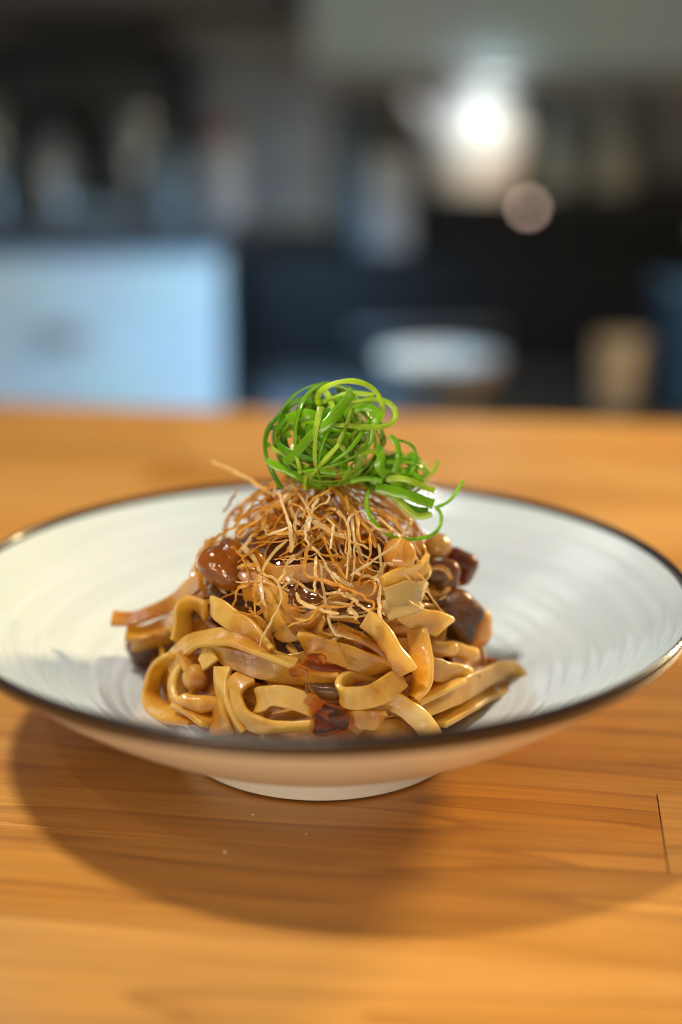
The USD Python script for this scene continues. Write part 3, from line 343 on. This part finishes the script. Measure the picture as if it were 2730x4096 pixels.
# ---------------------------------------------------------------- table of glued staves
ROT = -8.0
tb = xf('table', (0, 0, 0), ROT); tag(tb, 'honey coloured butcher block table of glued wooden staves', 'table')
pitch = .0485
mesh('core_board', box(-.61, .595, -.40, .504, -.033, -.0003), plain('glue_line_brown', (.10, .035, .010), .8), tb)
ends = [(.1143, -.0268)]
for k in range(-7, 12):
    v1 = -.0268 + pitch * (k + 0) ; v0 = v1 - pitch
    r2 = random.Random(k * 11 + 5)
    if k == 0: cuts = [-.62, -.36, .1143, .60]
    else:
        cuts = [-.62]; x = -.62 + r2.uniform(.1, .5)
        if k in (-1, 1): x = -.30 + k * .04
        while x < .55: cuts.append(x); x += r2.uniform(.42, .62)
        cuts.append(.60)
    for a, b in zip(cuts, cuts[1:]):
        if b - a < .05: continue
        g = .00005; c = .00008
        x0, x1, y0, y1 = a + .00022, b - .00022, v0 + g, v1 - g
        cx, cy = (x0 + x1) / 2, (y0 + y1) / 2
        def ring(i, z): return [(x0 + i - cx, y0 + i - cy, z), (x1 - i - cx, y0 + i - cy, z), (x1 - i - cx, y1 - i - cy, z), (x0 + i - cx, y1 - i - cy, z)]
        dz = r2.uniform(-.00008, .00008)
        V = np.array(ring(0, -.034) + ring(0, -c * .6 + dz) + ring(c * .7, dz)); F = []
        for s in (0, 4):
            for j in range(4): F += [(s + j, s + (j + 1) % 4, s + 4 + (j + 1) % 4), (s + j, s + 4 + (j + 1) % 4, s + 4 + j)]
        F += [(8, 9, 10), (8, 10, 11), (0, 2, 1), (0, 3, 2)]
        o = mesh('stave', trimesh.Trimesh(V, F, process=False), wood, tb, smooth=False)
        UsdGeom.Xformable(o).AddTranslateOp().Set(Gf.Vec3d(cx, cy, 0))
for sx in (-.56, .54):
    for sy in (-.33, .44): mesh('leg', box(sx - .03, sx + .03, sy - .03, sy + .03, -.9, -.036), wood, tb)

for (x, y, r) in ((-.021, -.056, .0005), (-.028, -.079, .0006), (-.112, -.083, .0010), (-.004, -.068, .0004)):
    lab_ = {.0010: 'dark crumb lying alone at the lower left of the table'}.get(r, 'tiny crumb on the table in front of the bowl foot')
    c_ = trimesh.creation.icosphere(2, r); c_.vertices *= (1, .8, .5); c_.vertices += c_.vertex_normals * ((meshkit.noise(c_.vertices * 2500 + x * 999, 4) - .5) * r * .8)[:, None]; c_.apply_translation((x, y, r * .4))
    top('crumb', c_, plain(f'crumb_{int(x * -1000 + 200):03d}', (.20, .08, .02) if r > .0006 else (.75, .62, .42), .6), lab_, 'crumb', 'crumbs on the table')

cup = xf('beige_cup', (.338, 1.20, -.152)); tag(cup, 'tall beige cup standing behind the table at the right', 'cup')
mesh('cup_body', lathe([(0, .005), (.024, .005), (.027, .012), (.032, .080), (.031, .083), (.028, .080), (.024, .016), (0, .014)], 48), plain('beige_clay', (.82, .61, .38), .6), cup)
mesh('foot', lathe([(0, 0), (.023, 0), (.0235, .0048), (0, .0048)], 40), plain('pale_foot', (.40, .33, .27), .6), cup)

# ---------------------------------------------------------------- the bowl
bw = xf('pasta_bowl', (0, 0, .0006)); tag(bw, 'wide shallow pale ceramic bowl with dark brown rim holding the noodles', 'bowl')
R = .125
inner = [(0, .0112), (.02, .0112), (.035, .0125), (.05, .0158), (.065, .0210), (.08, .0285), (.095, .0370), (.108, .0455), (.117, .0525), (.1222, .0570)]
outer = [(.1243, .0568), (.119, .0508), (.110, .0428), (.098, .0335), (.084, .0242), (.070, .0165), (.058, .0110), (.0515, .0085)]
def fine(p, n):
    p = np.array(p); d = np.r_[0, np.cumsum(np.linalg.norm(np.diff(p, axis=0), axis=1))]
    return CubicSpline(d, p)(np.linspace(0, d[-1], n))
fi, fo = fine(inner, 150), fine(outer, 30); fi[0, 0] = 0
fi[:, 1] += .00014 * np.clip((fi[:, 0] - .055) / .02, 0, 1) * np.clip((.1215 - fi[:, 0]) / .003, 0, 1) * (np.sin(fi[:, 0] * 2 * np.pi / .0058) + .6 * np.sin(fi[:, 0] * 2 * np.pi / .0039 + 1))
mesh('well', lathe(fi, 160), glaze_in, bw, smooth=True)
mesh('outer_wall', lathe(np.vstack([[(.1222, .0568)], fo, [(.0495, .0078), (.047, .0082), (.02, .0085), (0, .0085)]]), 160), glaze_out, bw, smooth=35)
rimp = [(.1226, .0573), (.1228, .0585), (.1234, .0593), (.1242, .0594), (.1249, .0588), (.1253, .0576), (.1250, .0560), (.1236, .0540), (.1222, .0525), (.1216, .0530)]
mesh('rim', lathe(rimp[::-1] + [rimp[-1]], 180), rim_mat, bw, smooth=True)
mesh('foot_ring', lathe([(.0445, .0079), (.0445, .0006), (.0455, 0), (.0478, 0), (.0488, .0006), (.0500, .0074), (.0497, .0079)], 120), foot_mat, bw, smooth=35)

# ---------------------------------------------------------------- food
MZ = np.array([.010, .02, .028, .040, .052, .062, .070, .078, .086, .094, .10]); MR = np.array([.061, .060, .058, .053, .047, .043, .040, .035, .026, .012, .0])
MC = np.array([-.001, .004]); SY = .86
def mound(th, z, s=1.0, add=0.0):
    r = np.interp(z, MZ, MR) * s + add
    return np.stack([MC[0] + r * np.cos(th), MC[1] + r * np.sin(th) * SY, z + 0 * th], -1)

# sauce lying through the heap and on the bowl floor
pr = [(0, .0125)] + [(r_ * .90, z_ - .003) for z_, r_ in zip(MZ[:6], MR[:6])] + [(.032, .066), (.024, .072), (.012, .076), (0, .077)]
core = lathe(pr, 90); core = core.subdivide()
core.vertices[:, 1] *= SY; core.vertices += (MC[0], MC[1], 0)
core.vertices += core.vertex_normals * ((meshkit.fbm(core.vertices * 110, 3, 5) - .5) * .008)[:, None]
sa = xf('brown_sauce'); tag(sa, 'glossy dark brown sauce filling the heap of noodles and pooling in the bowl', 'sauce')
mesh('sauce_body', core, sauce_dark, sa, smooth=True)
ang = np.linspace(0, 2 * np.pi, 121)[:-1]
pool_r = .056 + .006 * (meshkit.noise(np.c_[np.cos(ang) * 2 + 5, np.sin(ang) * 2, ang * 0], 3) - .5)
pv = [(0, 0, .0150)]
for fr, z in ((.5, .0150), (.85, .0158), (.96, .0166), (1.0, .0160), (1.02, .0150)):
    pv += [(fr * r * math.cos(a) * 1.04, fr * r * math.sin(a) * .98, z + (.0010 if fr > .9 else 0)) for r, a in zip(pool_r, ang)]
pf = [(0, 1 + j, 1 + (j + 1) % 120) for j in range(120)]
for k in range(4):
    for j in range(120):
        a, b = 1 + k * 120 + j, 1 + k * 120 + (j + 1) % 120
        pf += [(a, a + 120, b + 120), (a, b + 120, b)]
mesh('sauce_pool', trimesh.Trimesh(np.array(pv), np.array(pf), process=False), sauce_dark, sa, smooth=True)

G_N = 'flat noodles in the heap'
GLAZE = {'diagonal noodle with': (0, .42, 'amber glaze coating the upper end of the diagonal cut noodle'), 'folded square noodle': (0, .55, 'amber glaze coating the left of the square noodle end'), 'thick noodle sagging': (.62, .98, 'amber glaze over the right end of the sagging noodle'), 'large noodle bending': (.45, .75, 'thin amber glaze on the large right noodle'), 'looped noodle': (.8, 1.0, 'amber glaze where the looped noodle goes under the diagonal one')}
onm = M('onion_flesh', {'p': ('principled_bsdf', dict(base_color=(.62, .34, .10), roughness=.15, subsurface_weight=.6, subsurface_scale=.004, subsurface_radius=(1, .6, .3), coat_weight=.6))}, [], 'p.BSDF')
for i, (lab, w, q) in enumerate(NOODLES):
    q = np.array(q, float).reshape(-1, 6); q[:, :3] /= 1e4; q[:, 3:] /= 1e3
    n = 14 + 5 * len(q)
    s = spline(q, n)
    s[:, 3:] = np.apply_along_axis(lambda c: np.convolve(np.pad(c, 2, 'edge'), [.1, .2, .4, .2, .1], 'valid'), 0, s[:, 3:])
    mat = noodle_c if 'browned' in lab or 'reddish' in lab or 'shaded' in lab else noodle_b if 'left side bundle' in lab else (noodle_a if i % 3 != 1 else noodle_b)  # the shaded noodle takes the browned colour as painted shade
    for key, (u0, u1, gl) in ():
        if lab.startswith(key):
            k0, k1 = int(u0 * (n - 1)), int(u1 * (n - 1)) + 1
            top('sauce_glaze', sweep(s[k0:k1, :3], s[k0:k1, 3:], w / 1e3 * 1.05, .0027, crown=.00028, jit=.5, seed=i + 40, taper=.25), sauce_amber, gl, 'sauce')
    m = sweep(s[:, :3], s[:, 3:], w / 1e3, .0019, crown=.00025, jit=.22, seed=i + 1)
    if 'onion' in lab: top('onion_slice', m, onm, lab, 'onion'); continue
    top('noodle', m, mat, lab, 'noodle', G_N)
# noodles that only show in the gaps
FILL = 46
for i in range(FILL):
    r_ = np.random.default_rng(100 + i)
    n = 7
    th0 = r_.uniform(0, 2 * np.pi); z0 = r_.uniform(.020, .066)
    thv = th0 + np.cumsum(r_.normal(r_.choice([-.3, .3]), .16, n)) * r_.uniform(.6, 1.3)
    zv = np.clip(z0 + np.cumsum(r_.normal(0, .0055, n)), .020, .074)
    front = np.sin(thv) < -.25
    c = mound(thv, zv, 1.0, -.0035 + .003 * r_.uniform(-1, 1)) + 0
    c -= np.where(front[:, None], (c - np.array([MC[0], MC[1], .04])) * .05, 0)
    out = np.c_[np.cos(thv), np.sin(thv), np.full(n, .35)]
    s = spline(np.c_[c, out], 46)
    t = np.gradient(s[:, :3], axis=0); t /= np.linalg.norm(t, axis=1, keepdims=True)
    wd = np.cross(t, s[:, 3:]); tw = r_.uniform(-.7, .7) + np.cumsum(r_.normal(0, .05, len(s)))
    wd = wd / np.linalg.norm(wd, axis=1, keepdims=True); o_ = np.cross(wd, t)
    wd = wd * np.cos(tw)[:, None] + o_ * np.sin(tw)[:, None]
    tm_ = thv[3]; sd = 'left' if np.cos(tm_) < -.5 else 'right' if np.cos(tm_) > .5 else 'front' if np.sin(tm_) < 0 else 'back'
    m = sweep(s[:, :3], wd, r_.uniform(.0062, .0074), .0018, crown=.0002, jit=.2, seed=i + 60)
    top('noodle', m, (noodle_c, noodle_b, noodle_c)[i % 3], f'noodle half buried among the others at the {sd} of the heap', 'noodle', f'half buried noodles at the {sd}')  # mostly the browned material: sauce, and darkness painted in to deepen the gaps

# mushrooms and glazed pieces
mush = noodle_mat('mushroom_flesh', (.66, .34, .085), (.42, .16, .022), .45, .7)
mdark = sauce_mat('mushroom_cap', (.13, .052, .013), 0.0, .38, .15)
mcap = noodle_mat('mushroom_cap_tan', (.56, .25, .036), (.34, .11, .010), .40, .62)
def cap(name, at, axis, r, h, label, capm, stem_m, stem_l, cat='mushroom'):
    g_ = xf(name, at); tag(g_, label, cat)
    z = np.array(axis, float); z /= np.linalg.norm(z)
    x = np.cross(z, [0, 0, 1.0]) if abs(z[2]) < .9 else np.cross(z, [0, 1.0, 0]); x /= np.linalg.norm(x); y = np.cross(z, x)
    T = np.eye(4); T[:3, 0], T[:3, 1], T[:3, 2] = x, y, z
    pc = [(0, h)] + [(r * math.sin(a), h * math.cos(a)) for a in np.linspace(.15, 1.5, 9)] + [(r * 1.0, -h * .12), (r * .93, -h * .28), (r * .6, -h * .22), (0, -h * .15)]
    c_ = lathe(pc[::-1], 40); c_ = c_.subdivide(); c_.vertices += c_.vertex_normals * ((meshkit.fbm(c_.vertices * 160 + at[0] * 900, 2) - .5) * r * .30)[:, None]
    c_.apply_transform(T); mesh('cap', c_, capm, g_, smooth=True)
    sp = [(0, -h * .16), (r * .42, -h * .16), (r * .36, -stem_l * .5), (r * .40, -stem_l * .92), (r * .3, -stem_l), (0, -stem_l * 1.02)]
    s_ = lathe(sp[::-1], 28); s_.apply_transform(T); mesh('stem', s_, stem_m, g_)
cap('mushroom', AT['mush1'] + (0, .002, 0), (.1, -.9, .35), .0047, .0042, 'round glossy button mushroom cap at the front left inside the coil', mcap, mush, .010)
cap('mushroom', AT['mush4'], (-.1, -.8, .5), .0052, .0038, 'flat round mushroom cap at the upper right under the long green loop', mcap, mush, .012)
cap('mushroom', AT['mush5'] + (0, .001, 0), (.3, -.5, .8), .0050, .0046, 'upright pale mushroom highest at the right edge of the heap', mush, mush, .014)
cap('mushroom', AT['dark_left'] + (0, .004, 0), (-.3, -.7, -.3), .0075, .0045, 'dark mushroom under the noodle bundle on the left', mdark, mush, .010)
def lump(name, ch, mat, label, cat, disp=.0006, freq=260, seed=1, edge=.0009):
    top(name, blob(ch, disp, freq, seed, edge, 14), mat, label, cat, smooth=True)
a = AT['dark_big'] + (0, .003, 0)
lump('mushroom', [[(*(a + (-.0055, -.001, .004)), .0042), (*(a + (.0015, 0, .0055)), .0048), (*(a + (.006, .002, .001)), .0046)], [(*(a + (-.005, -.001, -.003)), .0040), (*(a + (0, -.001, 0)), .0060), (*(a + (.003, .001, -.006)), .0048)]], mdark, 'large dark brown mushroom cap at the right side of the heap', 'mushroom', .0005, 150)
a = AT['pale_face'] + (0, -.003, .003); lump('mushroom_slice', [[(*(a + (.0015, -.003, .004)), .0036), (*(a + (.001, -.004, -.001)), .0046), (*(a + (-.002, -.003, -.006)), .0038)]], mush, 'thick pale mushroom slice against the large dark cap on the right', 'mushroom', .0004, 150)
a = AT['dark_ring'] + (0, .003, 0); lump('mushroom', [[(*(a + (-.003, 0, .002)), .0042), (*(a + (.003, .001, .002)), .0042), (*(a + (.002, .001, -.003)), .0042)]], mdark, 'dark mushroom with a paler ring above the large dark cap', 'mushroom', .0004, 150)
lump('mushroom_slice', [[(*(a + (.0045 * math.cos(t) - .001, -.0035 + .001 * math.sin(t), .0045 * math.sin(t))), .0011) for t in np.linspace(.3, 5.6, 14)]], noodle_c, 'curved pale brown mushroom slice lying on the dark mushroom', 'mushroom', .0002, 150)
a = AT['glaze_chunk']; lump('glazed_chunk', [[(*(a + (-.001, 0, .002)), .0058), (*(a + (.004, 0, -.002)), .0058), (*(a + (.004, .003, .004)), .0050)]], sauce_mat('chunk_glaze', (.26, .070, .005), 0.0, .10), 'glazed orange brown chunk at the upper left edge of the heap', 'meat', .0006, 140)
a = AT['dark_small']; lump('glazed_chunk', [[(*(a + (-.001, 0, .001)), .0042), (*(a + (.0035, 0, -.001)), .0040), (*(a + (.002, .001, -.005)), .0042)]], sauce_mat('chunk_brown', (.12, .045, .012), 0.0, .3, .2), 'dark brown chunk sticking out at the upper right edge of the heap', 'meat', .0006, 140)
a = AT['mush2']; lump('noodle_stub', [[(*(a + (-.005, .001, .001)), .0022), (*a, .0032), (*(a + (.004, .001, -.0005)), .0026)]], noodle_a, 'plump noodle stub under the round front left mushroom', 'noodle')
a = AT['bit1']; lump('mushroom_bit', [[(*(a + (-.003, 0, 0)), .0028), (*(a + (.003, 0, 0)), .0026)]], mush, 'small mushroom bit below the large dark cap', 'mushroom')
a = AT['bit2']; lump('mushroom_bit', [[(*(a + (-.003, 0, .001)), .0030), (*(a + (.004, 0, -.001)), .0026)]], mush, 'second mushroom bit further right below the large dark cap', 'mushroom')
a = AT['bead']; lump('mushroom_bit', [[(*(a + (-.003, 0, .0005)), .0024), (*(a + (.003, 0, 0)), .0026)]], plain('bead_brown', (.22, .12, .05), .12, coat=.8), 'shiny brown mushroom cap deep behind the red sauce drip', 'mushroom')
# amber sauce clinging to the noodles
def S(k, r, dx=0, dy=0, dz=0): return (*(AT[k] + np.array([dx, dy, dz])), r)
lump('amber_sauce', [[S('s1b', .0016, -.002), S('s1', .0026), S('s1c', .0020), S('s1c', .0013, .006, .001, -.0015)], [S('s1', .002, 0, 0, .002), S('s1', .0018, .003, 0, .002)]], sauce_amber, 'amber sauce clot on top of the sagging noodle at the centre', 'sauce', .0003, 220, 2, .0005)
lump('amber_sauce', [[S('drip_top', .0006, 0, 0, .003), S('drip_top', .0007), S('drip_mid', .0011), S('drip_low', .0022), S('s2', .0036), S('s2b', .0034), S('s2d', .0024)], [S('s2', .0034), S('s2c', .0036), S('s2d', .0026)], [S('drip_low', .0014), S('drip_low', .001, -.003, 0, .001)]], sauce_amber, 'reddish amber sauce running down in a drip at the front centre', 'sauce', .0004, 220, 3, .0005)
jd = np.array([0, .0095, -.001])
lump('dark_sauce', [[(*(AT[k] + jd + d), r) for k, d, r in (('jel3', (-.006, .001, 0), .0036), ('jel3', (0, 0, 0), .0046), ('jel', (0, 0, 0), .0056), ('jel2', (0, 0, 0), .0048), ('jel2', (.006, .001, 0), .0034))], [(*(AT['jel'] + jd + (0, .001, -.004)), .0040), (*(AT['jel2'] + jd + (-.002, 0, -.003)), .0036)]],
     sauce_mat('sauce_jelly', (.15, .042, .006), .2, .05), 'dark shining sauce clot under the front of the crisp tangle', 'sauce', .0016, 420, 6, .0007)

# crisp fried shreds
G_S = 'crisp fried shreds on top of the noodles'
SIDE = lambda th: 'left side' if np.cos(th) < -.5 else 'right side' if np.cos(th) > .5 else 'front' if np.sin(th) < 0 else 'back'
HUE = dict(cream='straw pale', gold='golden', orange='orange', brown='browned')
def shred(c, hw, mat, label, seed, group):
    n = 12 + 5 * len(c)
    r_ = np.random.default_rng(seed)
    s = spline(c, n)
    s += (np.stack([meshkit.noise(np.c_[np.arange(n) * .28, np.full(n, seed * 1.7), np.full(n, k * 9.1)], seed) for k in range(3)], 1) - .5) * .0006
    t = np.gradient(s, axis=0); t /= np.linalg.norm(t, axis=1, keepdims=True)
    ax = np.cross(t, np.array([0, -.95, .3])); ax /= np.linalg.norm(ax, axis=1, keepdims=True) + 1e-9
    b = np.cross(t, ax); tw = r_.uniform(-.5, .5) + np.cumsum(r_.normal(0, .12, n))
    w = ax * np.cos(tw)[:, None] + b * np.sin(tw)[:, None]
    m = sweep(s, w, hw * 2e-3, .00038, jit=.8, seed=seed, crown=.00010, taper=.06)
    return top('crisp_shred', m, SHRED[mat], label, 'crisp shred', group)
for i, (lab, hw, mat, q) in enumerate(SHREDS):
    shred(np.array(q, float).reshape(-1, 3) / 1e4, hw * .9, mat, lab or f'{HUE[mat]} crisp shred lying loose on the outside of the tangle', 300 + i, G_S if lab else f'outer {HUE[mat]} crisp shreds')
for i in range(235):
    r_ = np.random.default_rng(1000 + i)
    n = 6
    th0 = r_.uniform(0, 2 * np.pi) if i % 3 else r_.uniform(-np.pi, 0); z0 = r_.uniform(.060, .096)
    p = mound(np.array([th0]), np.array([z0]), 1.0, r_.uniform(-.012, -.0005))[0]
    d = r_.normal(0, 1, 3); nrm = np.array([np.cos(th0), np.sin(th0), .45]); nrm /= np.linalg.norm(nrm)
    mer = np.array([np.cos(th0) * .5, np.sin(th0) * .5, -.85])
    d = d * .75 + mer * r_.choice([0, .5, 1.6]) * r_.choice([-1, 1])
    d -= nrm * d.dot(nrm) * .8; d /= np.linalg.norm(d)
    pts = [p]; bend = r_.normal(0, .20, 3)
    step = r_.uniform(.0030, .0062)
    for _ in range(n):
        d = d + bend + r_.normal(0, .12, 3); d /= np.linalg.norm(d)
        q = pts[-1] + d * step
        rr = np.hypot(q[0] - MC[0], (q[1] - MC[1]) / SY); lim = np.interp(q[2], MZ, MR) - .002 * (q[2] > .07)
        if rr > lim: q[:2] = MC + (q[:2] - MC) * (lim / rr)
        q[2] = np.clip(q[2], .058, .099)
        pts.append(q)
    col = (['orange', 'gold', 'cream', 'gold', 'cream', 'gold', 'orange'] if np.cos(th0) < -.35 else ['cream', 'gold', 'cream', 'orange', 'cream', 'gold', 'cream'])[i % 7]
    shred(np.array(pts), r_.choice([.18, .3, .42, .55, .7]) * r_.uniform(.85, 1.15), col, f'thin {HUE[col]} crisp shred woven into the {SIDE(th0)} of the tangle', 2000 + i, f'{HUE[col]} shreds, {SIDE(th0)}')

for i in range(64):
    r_ = np.random.default_rng(9000 + i)
    th0 = r_.uniform(0, 2 * np.pi); z0 = r_.uniform(.066, .090)
    p = mound(np.array([th0]), np.array([z0]), r_.uniform(.25, .72))[0]
    d = r_.normal(0, 1, 3) * (1, 1, .5); d /= np.linalg.norm(d)
    pts = [p + d * k * .0045 + r_.normal(0, .0011, 3) for k in range(-3, 4)]
    pts = np.array(pts); rr = np.hypot(pts[:, 0] - MC[0], (pts[:, 1] - MC[1]) / SY); lim = np.interp(pts[:, 2], MZ, MR) * .92
    pts[:, :2] = MC + (pts[:, :2] - MC) * np.minimum(1, lim / np.maximum(rr, 1e-6))[:, None]
    pts[:, 2] = np.clip(pts[:, 2], .060, .092)
    col = ['gold', 'orange', 'gold'][i % 3]
    shred(pts, r_.uniform(.5, .85), col, f'broad {HUE[col]} crisp shred deep in the core of the tangle', 4000 + i, f'{HUE[col]} shreds in the core')

# scallion curls
G_G = 'scallion curls of the green tuft'
SH = dict(green='mid green', dark='dark green', light='yellow green')
def scal(c, wd, w, mat, label, seed, group):
    m = sweep(c, wd, w, .00022, crown=.00022, jit=.35, seed=seed)
    return top('scallion_curl', m, SCAL[mat], label, 'scallion', group, smooth=True)
for i, (lab, w, mat, q) in enumerate(SCALLIONS):
    q = np.array(q, float).reshape(-1, 6); q[:, :3] /= 1e4; q[:, 3:] /= 1e3
    s = spline(q, 16 + 6 * len(q))
    scal(s[:, :3], s[:, 3:], w / 1e3, mat, lab or f'{SH[mat]} scallion strip lying loose on the near side of the tuft', 500 + i, G_G if lab else f'near {SH[mat]} scallion strips')
def curl(where, center, rad, squash, i, rmin, rmax, wmin, wmax):
    r_ = np.random.default_rng(5000 + i)
    a = r_.normal(0, 1, 3); a /= np.linalg.norm(a)
    b = np.cross(a, r_.normal(0, 1, 3)); b /= np.linalg.norm(b)
    ax = np.cross(a, b)
    R_ = rad * r_.uniform(rmin, rmax); off = ax * r_.uniform(-1, 1) * math.sqrt(max(rad * rad - R_ * R_, 0)) * .9 + r_.normal(0, .0012, 3)
    ph = np.linspace(0, r_.uniform(1.3, 4.6), 9) + r_.uniform(0, 6.3)
    wob = 1 + .14 * np.cumsum(r_.normal(0, .5, 9)) * .5
    c = off + R_ * wob[:, None] * (np.cos(ph)[:, None] * a + np.sin(ph)[:, None] * b) + ax * (ph - ph.mean())[:, None] * r_.uniform(-.0016, .0016)
    n_ = np.linalg.norm(c, axis=1, keepdims=True); c = c * np.minimum(1, rad / np.maximum(n_, 1e-9))
    wd = np.repeat(ax[None], 9, 0) + np.cumsum(r_.normal(0, .16, (9, 3)), 0)
    c = c * np.array([1, 1, squash]) + center
    s = spline(np.c_[c, wd], 48)
    col = ['green', 'dark', 'green', 'light', 'green'][i % 5]
    scal(s[:, :3], s[:, 3:], r_.uniform(wmin, wmax) / 1e3, col, f'{SH[col]} scallion curl packed into the {where} of the tuft', 700 + i, f'{SH[col]} scallion curls, {where}')
T0 = AT['tuft'] + (0, .004, 0)
for i in range(54): curl('round top', T0, .0185, .95, i, .55, 1.0, .8, 2.4)
for i in range(22): curl('round top', T0, .0120, .95, 100 + i, .5, 1.0, 1.2, 3.0)
T1 = AT['tuft'] + (.021, .003, -.013)
for i in range(32): curl('low right end', T1, .0125, .62, 200 + i, .5, 1.0, 1.0, 2.6)
